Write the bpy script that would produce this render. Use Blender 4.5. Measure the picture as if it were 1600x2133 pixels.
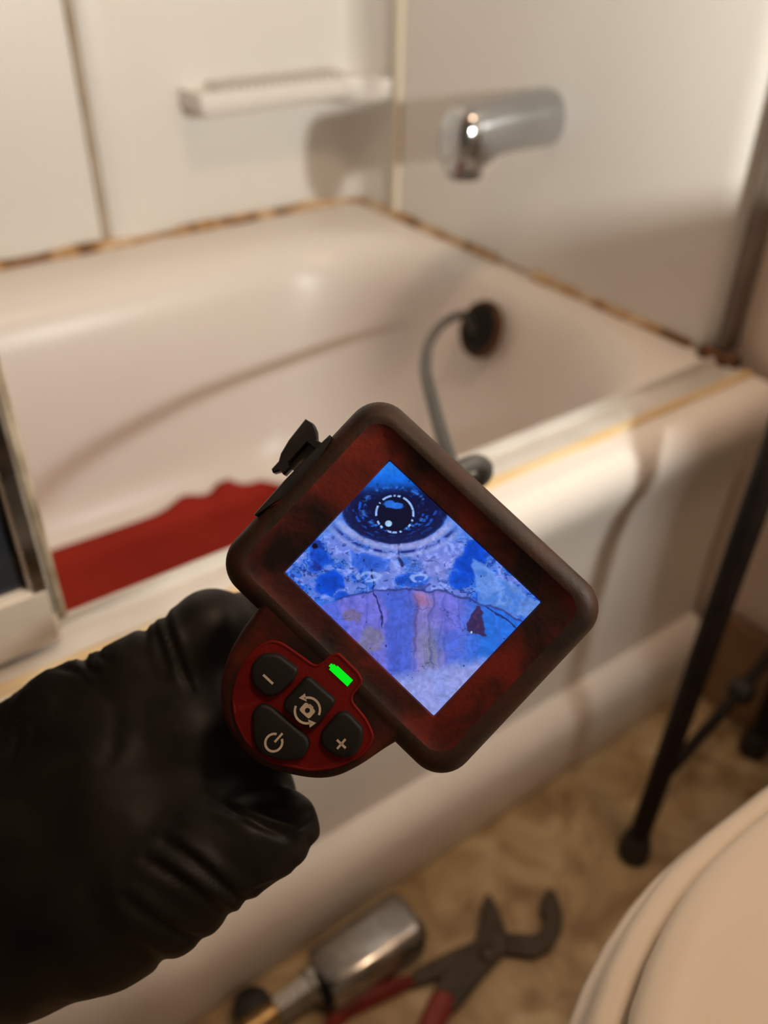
import bpy, math, random
import numpy as np
from mathutils import Matrix, Vector

for o in list(bpy.data.objects):
    bpy.data.objects.remove(o, do_unlink=True)
sc = bpy.context.scene
COL = sc.collection
random.seed(7)
rng = np.random.default_rng(7)

# ------------------------------------------------------------------ camera
CH = 0.8224                              # lens height above the bathroom floor (m)
FPX, CX, CY = 1833.0, 800.0, 1066.5      # focal length in pixels of a 1600 wide frame
AX = np.array([0.80841814, -0.33459528, 0.48425831])     # world axes seen from the lens
AY = np.array([-0.58839478, -0.48155467, 0.64953575])
AZ = np.array([0.01586526, -0.81003154, -0.58617165])
RW = np.array([AX, AY, AZ])              # lens (right, down, forward) -> world
CAM = np.array([0.0, 0.0, CH])

cam_data = bpy.data.cameras.new('camera')
cam = bpy.data.objects.new('camera', cam_data)
COL.objects.link(cam)
rt, up, bk = RW @ [1, 0, 0], RW @ [0, -1, 0], RW @ [0, 0, -1]
m = Matrix.Identity(4)
for i in range(3):
    m[i][0], m[i][1], m[i][2], m[i][3] = rt[i], up[i], bk[i], CAM[i]
cam.matrix_world = m
cam_data.sensor_fit = 'HORIZONTAL'
cam_data.sensor_width = 36.0
cam_data.lens = 36.0 * FPX / 1600.0
cam_data.clip_start = 0.01
cam_data.clip_end = 30
cam_data.dof.use_dof = True
cam_data.dof.focus_distance = 0.302
cam_data.dof.aperture_fstop = 7.6
sc.camera = cam

# ------------------------------------------------------------------ light
LAMP_STRENGTH = 1630.0                     # the lamp bulb is built with its lamp further down
LAMP_POS = (0.4997, -0.100, 0.8214)
world = bpy.data.worlds.new('room_light')
sc.world = world
world.use_nodes = True
bgn = world.node_tree.nodes['Background']
bgn.inputs[0].default_value = (1.0, 0.74, 0.52, 1)
bgn.inputs[1].default_value = 0.145
CEIL_STRENGTH = 52.0                      # warm ceiling lamp, also built further down
sc.view_settings.view_transform = 'Standard'
sc.view_settings.look = 'None'
sc.view_settings.exposure = 0.0
sc.view_settings.gamma = 1.0
sc.view_settings.use_curve_mapping = False


def P(px, py, d):
    """point d metres in front of the lens on the sight line of a photo pixel"""
    return RW @ np.array([(px - CX) / FPX * d, (py - CY) / FPX * d, d]) + CAM


def on_z(px, py, z):
    r = RW @ np.array([px - CX, py - CY, FPX])
    return CAM + r * ((z - CH) / r[2])


# ------------------------------------------------------------------ helpers
def srgb(r, g, b):
    f = lambda c: c / 12.92 if c <= 0.04045 else ((c + 0.055) / 1.055) ** 2.4
    return (f(r / 255), f(g / 255), f(b / 255), 1)


def new_mat(name, col, rough=0.5, metal=0.0, spec=0.5, coat=0.0):
    mt = bpy.data.materials.new(name)
    mt.use_nodes = True
    b = mt.node_tree.nodes['Principled BSDF']
    b.inputs['Base Color'].default_value = col if len(col) == 4 else (*col, 1)
    b.inputs['Roughness'].default_value = rough
    b.inputs['Metallic'].default_value = metal
    b.inputs['Specular IOR Level'].default_value = spec
    b.inputs['Coat Weight'].default_value = coat
    b.inputs['Coat Roughness'].default_value = 0.08
    return mt


def node(mt, typ, **kw):
    n = mt.node_tree.nodes.new(typ)
    for k, v in kw.items():
        setattr(n, k, v)
    return n


def noise_mat(name, cols, scale=8, rough=0.5, metal=0.0, detail=5, bump=0.0, bscale=60, stretch=(1, 1, 1),
              coords='Object', rough2=None, spec=0.5, coat=0.0, pos=None, distort=0.0):
    """principled material whose colour walks through cols along a noise"""
    mt = new_mat(name, cols[0], rough, metal, spec, coat)
    nt = mt.node_tree
    b = nt.nodes['Principled BSDF']
    tc = node(mt, 'ShaderNodeTexCoord')
    mp = node(mt, 'ShaderNodeMapping')
    mp.inputs['Scale'].default_value = stretch
    nz = node(mt, 'ShaderNodeTexNoise')
    nz.inputs['Scale'].default_value = scale
    nz.inputs['Detail'].default_value = detail
    nz.inputs['Distortion'].default_value = distort
    rp = node(mt, 'ShaderNodeValToRGB')
    nt.links.new(tc.outputs[coords], mp.inputs[0])
    nt.links.new(mp.outputs[0], nz.inputs['Vector'])
    nt.links.new(nz.outputs['Fac'], rp.inputs[0])
    els = rp.color_ramp.elements
    n = len(cols)
    pos = pos or [0.3 + 0.4 * i / max(1, n - 1) for i in range(n)]
    while len(els) < n:
        els.new(0.5)
    for e, p, c in zip(els, pos, cols):
        e.position = p
        e.color = c if len(c) == 4 else (*c, 1)
    nt.links.new(rp.outputs[0], b.inputs['Base Color'])
    if rough2 is not None:
        mr = node(mt, 'ShaderNodeMapRange')
        mr.inputs['From Min'].default_value = 0.35
        mr.inputs['From Max'].default_value = 0.65
        mr.inputs['To Min'].default_value = rough
        mr.inputs['To Max'].default_value = rough2
        nt.links.new(nz.outputs['Fac'], mr.inputs['Value'])
        nt.links.new(mr.outputs[0], b.inputs['Roughness'])
    if bump:
        nb = node(mt, 'ShaderNodeTexNoise')
        nb.inputs['Scale'].default_value = bscale
        nb.inputs['Detail'].default_value = 4
        nt.links.new(mp.outputs[0], nb.inputs['Vector'])
        bp = node(mt, 'ShaderNodeBump')
        bp.inputs['Strength'].default_value = bump
        bp.inputs['Distance'].default_value = 0.002
        nt.links.new(nb.outputs['Fac'], bp.inputs['Height'])
        nt.links.new(bp.outputs[0], b.inputs['Normal'])
    return mt


def emit_mat(name, col, strength):
    mt = bpy.data.materials.new(name)
    mt.use_nodes = True
    nt = mt.node_tree
    nt.nodes.remove(nt.nodes['Principled BSDF'])
    e = node(mt, 'ShaderNodeEmission')
    e.inputs[0].default_value = col if len(col) == 4 else (*col, 1)
    e.inputs[1].default_value = strength
    nt.links.new(e.outputs[0], nt.nodes['Material Output'].inputs[0])
    return mt


def obj(name, verts, faces, mat, parent=None, smooth=True, angle=40):
    me = bpy.data.meshes.new(name)
    me.from_pydata([tuple(map(float, v)) for v in verts], [], [tuple(int(i) for i in f) for f in faces])
    me.validate()
    if smooth:
        me.shade_smooth()
        if angle:
            try:
                me.set_sharp_from_angle(angle=math.radians(angle))
            except Exception:
                pass
    me.materials.append(mat)
    o = bpy.data.objects.new(name, me)
    COL.objects.link(o)
    if parent is not None:
        o.parent = parent
    return o


def tag(o, label=None, cat=None, group=None, kind=None):
    if label: o['label'] = label
    if cat: o['category'] = cat
    if group: o['group'] = group
    if kind: o['kind'] = kind
    return o


def thing(name, label, cat, loc=(0, 0, 0), group=None):
    o = bpy.data.objects.new(name, None)
    o.empty_display_size = 0.05
    COL.objects.link(o)
    o.location = loc
    return tag(o, label, cat, group)


class MB:
    """collects shapes of ONE part"""
    def __init__(s): s.v, s.f = [], []
    def add(s, v, f):
        n = len(s.v)
        s.v += [tuple(map(float, p)) for p in v]
        s.f += [tuple(i + n for i in q) for q in f]
        return s
    def build(s, name, mat, parent=None, smooth=True, angle=40, off=(0, 0, 0)):
        v = np.array(s.v) - np.array(off)
        return obj(name, v, s.f, mat, parent, smooth, angle)


def loft(rings, cap0=True, cap1=True, closed=True):
    n = len(rings[0])
    v = [p for r in rings for p in r]
    f = []
    for k in range(len(rings) - 1):
        for i in range(n if closed else n - 1):
            j = (i + 1) % n
            f.append((k * n + i, k * n + j, (k + 1) * n + j, (k + 1) * n + i))
    if cap0: f.append(tuple(range(n - 1, -1, -1)))
    if cap1: f.append(tuple((len(rings) - 1) * n + i for i in range(n)))
    return v, f


def bev_box(x0, x1, y0, y1, z0, z1, b=0.003):
    """box with all edges chamfered"""
    def rect(ix, z):
        c = b
        X0, X1, Y0, Y1 = x0 + ix, x1 - ix, y0 + ix, y1 - ix
        return [(X0 + c, Y0, z), (X1 - c, Y0, z), (X1, Y0 + c, z), (X1, Y1 - c, z), (X1 - c, Y1, z), (X0 + c, Y1, z), (X0, Y1 - c, z), (X0, Y0 + c, z)]
    return loft([rect(b, z0), rect(0, z0 + b), rect(0, z1 - b), rect(b, z1)])


def rrect(x0, x1, y0, y1, r, n=8):
    pts = []
    for cx, cy, a0 in ((x1 - r, y1 - r, 0), (x0 + r, y1 - r, 90), (x0 + r, y0 + r, 180), (x1 - r, y0 + r, 270)):
        for k in range(n + 1):
            a = math.radians(a0 + 90 * k / n)
            pts.append((cx + r * math.cos(a), cy + r * math.sin(a)))
    return pts


def catmull(pts, n=8, closed=False):
    pts = [np.array(p, float) for p in pts]
    out = []
    N = len(pts)
    for i in range(N if closed else N - 1):
        p1, p2 = pts[i], pts[(i + 1) % N]
        p0 = pts[(i - 1) % N] if closed or i > 0 else 2 * p1 - p2
        p3 = pts[(i + 2) % N] if closed or i + 2 < N else 2 * p2 - p1
        for k in range(n):
            t = k / n
            out.append(0.5 * ((2 * p1) + (-p0 + p2) * t + (2 * p0 - 5 * p1 + 4 * p2 - p3) * t * t + (-p0 + 3 * p1 - 3 * p2 + p3) * t ** 3))
    if not closed:
        out.append(pts[-1])
    return out


def tube(path, rad, n=12, caps=True):
    path = [np.array(p, float) for p in path]
    N = len(path)
    rad = rad if hasattr(rad, '__len__') else [rad] * N
    rings = []
    ref = None
    for i in range(N):
        t = path[min(i + 1, N - 1)] - path[max(i - 1, 0)]
        t /= np.linalg.norm(t) + 1e-12
        if ref is None:
            ref = np.cross(t, [0, 0, 1.0]) if abs(t[2]) < 0.9 else np.cross(t, [1.0, 0, 0])
        ref = ref - t * (t @ ref)
        ref /= np.linalg.norm(ref)
        b = np.cross(t, ref)
        rings.append([path[i] + rad[i] * (math.cos(a) * ref + math.sin(a) * b) for a in np.linspace(0, 2 * math.pi, n, endpoint=False)])
    return loft(rings, caps, caps)


def lathe(prof, n=24, axis='z', center=(0, 0, 0)):
    rings = []
    for r, h in prof:
        ring = []
        for a in np.linspace(0, 2 * math.pi, n, endpoint=False):
            c, s = r * math.cos(a), r * math.sin(a)
            p = {'z': (c, s, h), 'x': (h, c, s), 'y': (s, h, c)}[axis]
            ring.append(np.array(p) + np.array(center))
        rings.append(ring)
    return loft(rings)


def poly_area(p):
    return 0.5 * sum(p[i][0] * p[(i + 1) % len(p)][1] - p[(i + 1) % len(p)][0] * p[i][1] for i in range(len(p)))


def round_poly(pts, r, n=5):
    """round the corners of a polygon"""
    pts = [np.array(p, float) for p in pts]
    if poly_area(pts) < 0:
        pts = pts[::-1]
    out = []
    N = len(pts)
    for i in range(N):
        a, b, c = pts[i - 1], pts[i], pts[(i + 1) % N]
        d1, d2 = a - b, c - b
        q = min(r, 0.45 * np.linalg.norm(d1), 0.45 * np.linalg.norm(d2))
        s, e = b + d1 / np.linalg.norm(d1) * q, b + d2 / np.linalg.norm(d2) * q
        for k in range(n + 1):
            t = k / n
            out.append((1 - t) ** 2 * s + 2 * t * (1 - t) * b + t * t * e)
    return out


def inset(pts, d):
    """move every point of a ccw outline inward by d"""
    pts = [np.array(p, float) for p in pts]
    N = len(pts)
    out = []
    for i in range(N):
        t = pts[(i + 1) % N] - pts[i - 1]
        t = t / (np.linalg.norm(t) + 1e-12)
        out.append(pts[i] + d * np.array([-t[1], t[0]]))
    return out


def plate(outline, steps):
    """loft an outline through (inset, height) steps"""
    o = [np.array(p[:2], float) for p in outline]
    if poly_area(o) < 0:
        o = o[::-1]
    return loft([[(p[0], p[1], h) for p in inset(o, d)] for d, h in steps])


# ------------------------------------------------------------------ materials
M_surround = noise_mat('surround_white', [(0.79, 0.77, 0.73), (0.83, 0.81, 0.775)], 3, 0.36, bump=0.05, bscale=25, coat=0.0)
M_tub = noise_mat('tub_enamel', [(0.80, 0.755, 0.71), (0.84, 0.80, 0.765)], 2.2, 0.34, spec=0.4)
M_wall = noise_mat('wall_paint', [(0.78, 0.64, 0.55), (0.84, 0.72, 0.64)], 5, 0.6, bump=0.1, bscale=90)
M_base = noise_mat('baseboard_brown', [(0.22, 0.12, 0.06), (0.34, 0.21, 0.12)], 14, 0.5)
M_floor = noise_mat('vinyl_floor', [(0.26, 0.165, 0.08), (0.45, 0.33, 0.18), (0.62, 0.50, 0.31)], 14, 0.42, bump=0.15, bscale=60, distort=1.2, pos=[0.32, 0.5, 0.68])
M_caulk = noise_mat('stained_caulk', [(0.16, 0.07, 0.02), (0.46, 0.25, 0.09), (0.72, 0.56, 0.36)], 34, 0.7, bump=0.5, bscale=120, pos=[0.36, 0.5, 0.66])
M_caulk_y = noise_mat('yellowed_caulk', [(0.66, 0.46, 0.22), (0.80, 0.66, 0.42)], 22, 0.65)
M_seam = noise_mat('seam_caulk', [(0.46, 0.36, 0.26), (0.62, 0.52, 0.40)], 18, 0.6)
M_trim = noise_mat('trim_cream', [(0.84, 0.76, 0.60), (0.90, 0.84, 0.72)], 10, 0.35)
M_chrome = noise_mat('chrome', [(0.44, 0.46, 0.48), (0.60, 0.61, 0.63)], 12, 0.10, 1.0, rough2=0.24)
M_chrome_worn = noise_mat('worn_chrome', [(0.30, 0.29, 0.28), (0.52, 0.51, 0.49)], 30, 0.18, 1.0, rough2=0.38)
M_alu = noise_mat('track_aluminium', [(0.56, 0.54, 0.51), (0.80, 0.78, 0.74)], 9, 0.35, 0.25, rough2=0.5)
M_jamb = noise_mat('stained_jamb', [(0.10, 0.07, 0.05), (0.26, 0.22, 0.18)], 14, 0.5, 0.2)
M_rust = noise_mat('rust', [(0.04, 0.016, 0.006), (0.16, 0.065, 0.02)], 60, 0.85, bump=0.5, bscale=200)
M_hole_shade = new_mat('painted_hole_shade', (0.006, 0.005, 0.004), 0.9)  # black colour stands in for the shade inside openings
M_red_cloth = noise_mat('red_cloth', [(0.30, 0.020, 0.011), (0.36, 0.026, 0.015)], 9, 0.85, bump=0.3, bscale=240, spec=0.2)
M_black_steel = noise_mat('black_steel', [(0.008, 0.005, 0.004), (0.016, 0.010, 0.008)], 20, 0.6, spec=0.2)
M_black_rubber = noise_mat('black_rubber', [(0.010, 0.009, 0.008), (0.02, 0.018, 0.016)], 200, 0.55)
M_porcelain = noise_mat('porcelain', [(0.78, 0.68, 0.57), (0.82, 0.73, 0.62)], 3, 0.2, coat=0.4)
M_seat = noise_mat('toilet_seat_plastic', [(0.80, 0.70, 0.58), (0.84, 0.74, 0.62)], 3, 0.3, coat=0.2)
M_tool_steel = noise_mat('tool_steel', [(0.030, 0.021, 0.013), (0.07, 0.05, 0.032)], 40, 0.5, 0.3)
M_red_grip = noise_mat('red_grip', [(0.16, 0.012, 0.006), (0.24, 0.02, 0.012)], 40, 0.5)
M_brass = noise_mat('tarnished_brass', [(0.25, 0.15, 0.05), (0.50, 0.36, 0.18)], 60, 0.4, 0.9)
M_dark_glass = new_mat('dark_glass', (0.03, 0.035, 0.045), 0.12, 0.0, 0.6)
M_water = new_mat('water_drop', (0.95, 0.95, 0.95), 0.02)
M_water.node_tree.nodes['Principled BSDF'].inputs['Transmission Weight'].default_value = 1.0
M_bulb = emit_mat('lamp_bulb', (1.0, 0.97, 0.87), LAMP_STRENGTH)
M_ceil = emit_mat('ceiling_lamp_glow', (1.0, 0.71, 0.47), CEIL_STRENGTH)
M_lampbody = new_mat('lamp_body', (0.03, 0.03, 0.03), 0.5)

# ------------------------------------------------------------------ the room
XE, YB = 0.774, 1.128                   # faces of the tub surround
ZR = 0.4224                             # tub rim height
GAP = 0.0


def quadgrid(p0, u, v, nu=1, nv=1):
    vs, fs = [], []
    p0, u, v = map(lambda a: np.array(a, float), (p0, u, v))
    for j in range(nv + 1):
        for i in range(nu + 1):
            vs.append(p0 + u * i / nu + v * j / nv)
    for j in range(nv):
        for i in range(nu):
            a = j * (nu + 1) + i
            fs.append((a, a + 1, a + nu + 2, a + nu + 1))
    return vs, fs


fl = MB().add(*bev_box(-1.4, 0.80, -1.5, 1.16, -0.03, 0.0, 0.001)).build('floor', M_floor, smooth=False)
tag(fl, 'mottled tan vinyl floor beside the tub', None, kind='structure')
wb = MB().add(*bev_box(-1.4, 0.89, 1.142, 1.24, 0.0, 2.4, 0.001)).build('wall_back', M_wall, smooth=False)
tag(wb, 'painted wall behind the long side of the tub', None, kind='structure')
wr = MB().add(*bev_box(0.79, 0.89, -1.5, 1.14, 0.0, 2.4, 0.001)).build('wall_right', M_wall, smooth=False)
tag(wr, 'painted wall at the faucet end of the tub', None, kind='structure')
bb = MB().add(*bev_box(0.772, 0.789, -1.45, 0.372, 0.001, 0.135, 0.004)).build('baseboard_right', M_base, smooth=False)
tag(bb, 'dark brown baseboard between tub and toilet', None, kind='structure')

# ------------------------------------------------------------------ bathtub
tub = thing('bathtub', 'white enamelled bathtub with rusty overflow hole and stained caulk', 'bathtub', (0.0, 0.76, 0))
TO = (0.0, 0.76, 0.0)


def tub_ring(x0, x1, y0, y1, r, z, n=14):
    return [(x, y, z) for x, y in rrect(x0, x1, y0, y1, r, n)]


X0 = -0.745
Y0 = 0.392
rings = [
    tub_ring(X0, XE - 0.001, 0.386, YB - 0.001, 0.004, 0.002),
    tub_ring(X0, XE - 0.001, 0.380, YB - 0.001, 0.004, 0.030),
    tub_ring(X0, XE - 0.001, 0.380, YB - 0.001, 0.004, 0.080),
    tub_ring(X0, XE - 0.001, 0.384, YB - 0.001, 0.004, 0.094),
    tub_ring(X0, XE - 0.001, 0.394, YB - 0.001, 0.004, 0.104),
    tub_ring(X0, XE - 0.001, 0.410, YB - 0.001, 0.004, 0.112),
    tub_ring(X0, XE - 0.001, 0.412, YB - 0.001, 0.004, 0.200),
    tub_ring(X0, XE - 0.001, 0.408, YB - 0.001, 0.004, 0.300),
    tub_ring(X0, XE - 0.001, 0.400, YB - 0.001, 0.004, 0.345),
    tub_ring(X0, XE - 0.001, 0.388, YB - 0.001, 0.004, 0.372),
    tub_ring(X0, XE - 0.001, 0.383, YB - 0.001, 0.004, 0.392),
    tub_ring(X0, XE - 0.001, 0.386, YB - 0.001, 0.004, 0.410),
    tub_ring(X0, XE - 0.001, 0.394, YB - 0.001, 0.004, 0.4195),
    tub_ring(X0 + 0.001, XE - 0.0015, 0.404, YB - 0.0015, 0.004, ZR),
    tub_ring(-0.690, 0.748, 0.452, 1.058, 0.150, ZR),
    tub_ring(-0.682, 0.742, 0.460, 1.048, 0.150, ZR - 0.0015),
    tub_ring(-0.672, 0.734, 0.468, 1.034, 0.150, ZR - 0.007),
    tub_ring(-0.662, 0.725, 0.475, 1.020, 0.150, ZR - 0.018),
    tub_ring(-0.652, 0.716, 0.480, 1.009, 0.152, ZR - 0.034),
    tub_ring(-0.640, 0.706, 0.485, 1.001, 0.155, ZR - 0.060),
    tub_ring(-0.615, 0.689, 0.490, 0.993, 0.160, ZR - 0.120),
    tub_ring(-0.580, 0.668, 0.495, 0.985, 0.165, ZR - 0.190),
    tub_ring(-0.545, 0.648, 0.500, 0.975, 0.165, ZR - 0.245),
    tub_ring(-0.515, 0.630, 0.508, 0.960, 0.160, ZR - 0.280),
    tub_ring(-0.485, 0.606, 0.522, 0.940, 0.150, ZR - 0.300),
    tub_ring(-0.450, 0.575, 0.545, 0.912, 0.135, ZR - 0.310),
    tub_ring(-0.20, 0.30, 0.68, 0.80, 0.05, ZR - 0.314),
]
v, f = loft(rings, cap0=False, cap1=True)
MB().add(v, f).build('shell', M_tub, tub, off=TO, angle=50)

# overflow: rusty ring around a black disc painted as the shade inside the hole
oc = np.array([0.6945, 0.742, 0.372])
on = np.array([-0.93, 0.0, 0.36]); on /= np.linalg.norm(on)
ou = np.array([0, 1.0, 0]); ov = np.cross(on, ou)


def disc_ring(prof, n=36, wob=0.0):
    rr = []
    for r, h in prof:
        rr.append([oc + on * h + (r * (1 + wob * math.sin(3 * a + 1) + wob * 0.6 * math.sin(7 * a))) * (math.cos(a) * ou + 1.08 * math.sin(a) * ov) for a in np.linspace(0, 2 * math.pi, n, endpoint=False)])
    return rr


v, f = loft(disc_ring([(0.0325, -0.006), (0.033, 0.001), (0.031, 0.003), (0.0285, 0.003), (0.027, 0.001), (0.026, -0.006)], wob=0.02), False, False)
MB().add(v, f).build('overflow_ring', M_rust, tub, off=TO)
v, f = loft(disc_ring([(0.0278, 0.0022), (0.022, 0.0016), (0.012, 0.0012)]), False, True)
MB().add(v, f).build('overflow_shade_disc', M_hole_shade, tub, off=TO)


def bead(path, r, mat, name, parent, off=(0, 0, 0), jitter=0.35, seg=0.012, n=8):
    pts = []
    for a, b in zip(path[:-1], path[1:]):
        a, b = np.array(a, float), np.array(b, float)
        k = max(2, int(np.linalg.norm(b - a) / seg))
        pts += [a + (b - a) * i / k for i in range(k)]
    pts.append(np.array(path[-1], float))
    q = rng.normal(0, 1, len(pts))
    q = np.convolve(np.pad(q, 2, mode='edge'), [0.2] * 5, 'valid')
    rad = [r * max(0.45, 1 + jitter * 1.6 * x) for x in q]
    v, f = tube(pts, rad, n)
    return MB().add(v, f).build(name, mat, parent, off=off)


bead([(X0 + 0.01, YB - 0.002, ZR + 0.003), (0.70, YB - 0.002, ZR + 0.003), (0.757, YB - 0.008, ZR + 0.003)], 0.0072, M_caulk, 'caulk_bead', tub, TO)
bead([(0.757, YB - 0.008, ZR + 0.003), (0.771, 1.108, ZR + 0.003), (XE - 0.002, 0.80, ZR + 0.003)], 0.0062, M_caulk, 'caulk_bead', tub, TO)
bead([(XE - 0.0015, 0.80, ZR + 0.0028), (XE - 0.0015, 0.735, ZR + 0.0028)], 0.003, M_seam, 'caulk_bead', tub, TO)
bead([(XE - 0.002, 0.735, ZR + 0.003), (XE - 0.002, 0.50, ZR + 0.003)], 0.0058, M_caulk, 'caulk_bead', tub, TO)

# ------------------------------------------------------------------ tub surround
sur = thing('tub_surround', 'glossy white plastic tub surround with moulded soap shelf', 'tub surround', (0.2, 1.128, ZR))
SO = (0.2, 1.128, ZR)
ZS0, ZS1 = ZR + 0.001, 1.95


def vsheet(plan, z0, z1, thick=0.004, nrm=None):
    """upright sheet from an open plan path, thickened to its left side"""
    pl = [np.array(p, float) for p in plan]
    back = []
    for i in range(len(pl)):
        t = pl[min(i + 1, len(pl) - 1)] - pl[max(i - 1, 0)]
        t /= np.linalg.norm(t)
        back.append(pl[i] + thick * np.array([-t[1], t[0]]))
    loop = pl + back[::-1]
    n = len(loop)
    v = [(p[0], p[1], z0) for p in loop] + [(p[0], p[1], z1) for p in loop]
    f = [(i, (i + 1) % n, n + (i + 1) % n, n + i) for i in range(n)]
    k = len(pl)
    for i in range(k - 1):
        f.append((i, 2 * k - 1 - i, 2 * k - 2 - i, i + 1))
        f.append((n + i, n + i + 1, n + 2 * k - 2 - i, n + 2 * k - 1 - i))
    return v, f


MB().add(*vsheet([(X0, YB), (0.2, YB), (0.377, YB)], ZS0, ZS1, 0.01)).build('back_panel', M_surround, sur, off=SO)
cp = [(0.388, YB), (0.394, YB - 0.004), (0.418, YB - 0.005), (0.428, YB - 0.0035), (0.436, YB + 0.001), (0.446, YB + 0.003), (0.60, YB + 0.003), (0.742, YB + 0.003)]
for k in range(1, 7):
    a = math.radians(90 - 90 * k / 6)
    cp.append((0.742 + 0.034 * math.cos(a), YB - 0.031 + 0.034 * math.sin(a)))
cp += [(0.776, 1.06), (0.776, 1.031)]
MB().add(*vsheet(cp, ZS0, ZS1, 0.01)).build('corner_panel', M_surround, sur, off=SO)
ep = [(XE, 1.014), (XE, 0.8), (XE, 0.510), (XE + 0.0006, 0.502), (XE + 0.002, 0.495), (XE + 0.0045, 0.488), (XE + 0.008, 0.480), (XE + 0.0125, 0.472)]
MB().add(*vsheet(ep, ZS0, ZS1, 0.01)).build('end_panel', M_surround, sur, off=SO)
v, f = loft([[(x, y, z) for x, y in ((0.379, YB + 0.003), (0.379, YB - 0.001), (0.3825, YB - 0.003), (0.386, YB - 0.001), (0.386, YB + 0.003))] for z in (ZS0 + 0.006, ZS1)])
MB().add(v, f).build('seam_strip', M_seam, sur, off=SO)
v, f = loft([[(x, y, z) for x, y in ((XE + 0.005, 1.016), (XE - 0.003, 1.016), (XE - 0.0055, 1.0185), (XE - 0.0055, 1.0265), (XE - 0.003, 1.029), (XE + 0.005, 1.029))] for z in (ZS0 + 0.006, ZS1)])
MB().add(v, f).build('trim_strip', M_trim, sur, off=SO)
# moulded soap shelf that runs into the corner
zt = 0.6015
front = [(0.506, YB + 0.002), (0.506, 1.090), (0.512, 1.078), (0.526, 1.074), (0.70, 1.072), (0.726, 1.069), (0.745, 1.062), (0.758, 1.044), (0.775, 1.034)]
fr = catmull(front, 5)
shp = [(0.777, YB + 0.003)] + [tuple(p) for p in fr][::-1]
shp = shp[::-1]


def shelf_ring(d, z, lip=0):
    out = []
    c = np.array([0.68, YB + 0.02])
    for p in shp:
        p = np.array(p, float)
        w = c - p
        out.append((*(p + w / np.linalg.norm(w) * d), z))
    return out


sh_rings = [shelf_ring(0.035, zt - 0.030), shelf_ring(0.010, zt - 0.026), shelf_ring(0.002, zt - 0.021), shelf_ring(0.0, zt - 0.014), shelf_ring(0.0, zt - 0.004), shelf_ring(0.002, zt), shelf_ring(0.004, zt), shelf_ring(0.007, zt - 0.003), shelf_ring(0.02, zt - 0.003)]
shelf = MB().add(*loft(sh_rings)).build('soap_shelf', M_surround, sur, off=SO)
rib_me = None
for k in range(17):
    xx = 0.545 + 0.0115 * k
    v, f = bev_box(-0.0032, 0.0032, -0.024, 0.020, -0.003, 0.0085, 0.0020)
    if rib_me is None:
        rb = MB().add(v, f).build('rib', M_surround, shelf)
        rib_me = rb.data
    else:
        rb = bpy.data.objects.new('rib', rib_me); COL.objects.link(rb); rb.parent = shelf
    rb.location = (xx - SO[0], 1.106 - SO[1], zt - 0.0030 - SO[2])

# ------------------------------------------------------------------ tub spout
SPY, SPZ = 0.745, 0.607
spout = thing('tub_spout', 'wet chrome tub spout sticking out of the end wall', 'faucet', (XE, SPY, SPZ))


def sup(x, cz, hy, hz, e=2.6, n=28):
    out = []
    for a in np.linspace(0, 2 * math.pi, n, endpoint=False):
        c, s = math.cos(a), math.sin(a)
        out.append((x, hy * math.copysign(abs(c) ** (2 / e), c), cz + hz * math.copysign(abs(s) ** (2 / e), s)))
    return out


secs = [sup(-0.0005, 0, 0.024, 0.025, 2.2), sup(-0.002, 0, 0.0275, 0.0290, 2.2), sup(-0.008, 0, 0.0288, 0.0303, 2.3), sup(-0.03, 0.0, 0.0285, 0.0300, 2.4), sup(-0.06, -0.0005, 0.0280, 0.0290, 2.5),
        sup(-0.085, -0.002, 0.0275, 0.0290, 2.6), sup(-0.098, -0.005, 0.0272, 0.0310, 2.7), sup(-0.110, -0.0085, 0.0270, 0.0335, 2.8), sup(-0.124, -0.0105, 0.0265, 0.0345, 2.8), sup(-0.134, -0.0125, 0.0250, 0.0325, 2.7), sup(-0.1395, -0.0155, 0.0215, 0.027, 2.5), sup(-0.142, -0.018, 0.014, 0.017, 2.3), sup(-0.1425, -0.019, 0.006, 0.007, 2.2)]
MB().add(*loft(secs)).build('spout_body', M_chrome, spout, angle=60)
MB().add(*lathe([(0.0165, -0.003), (0.019, -0.003), (0.0195, 0.002), (0.0165, 0.002)], 24, 'z', (-0.119, 0, -0.0455))).build('outlet_rim', M_chrome_worn, spout)
for (dx, dy, dz, r) in ((-0.136, -0.012, 0.006, 0.0022), (-0.137, -0.010, -0.008, 0.0028), (-0.136, -0.012, -0.020, 0.0026), (-0.118, -0.024, -0.018, 0.002), (-0.108, -0.0255, -0.022, 0.0017), (-0.128, -0.022, -0.026, 0.0018), (-0.134, -0.0175, -0.034, 0.0018), (-0.10, -0.023, 0.003, 0.0016)):
    prof = [(0.0002, -r)] + [(r * math.cos(a), r * math.sin(a)) for a in np.linspace(-1.3, 1.3, 7)] + [(0.0002, r)]
    MB().add(*lathe(prof, 10, 'z', (dx, dy, dz))).build('water_drop', M_water, spout)

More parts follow.
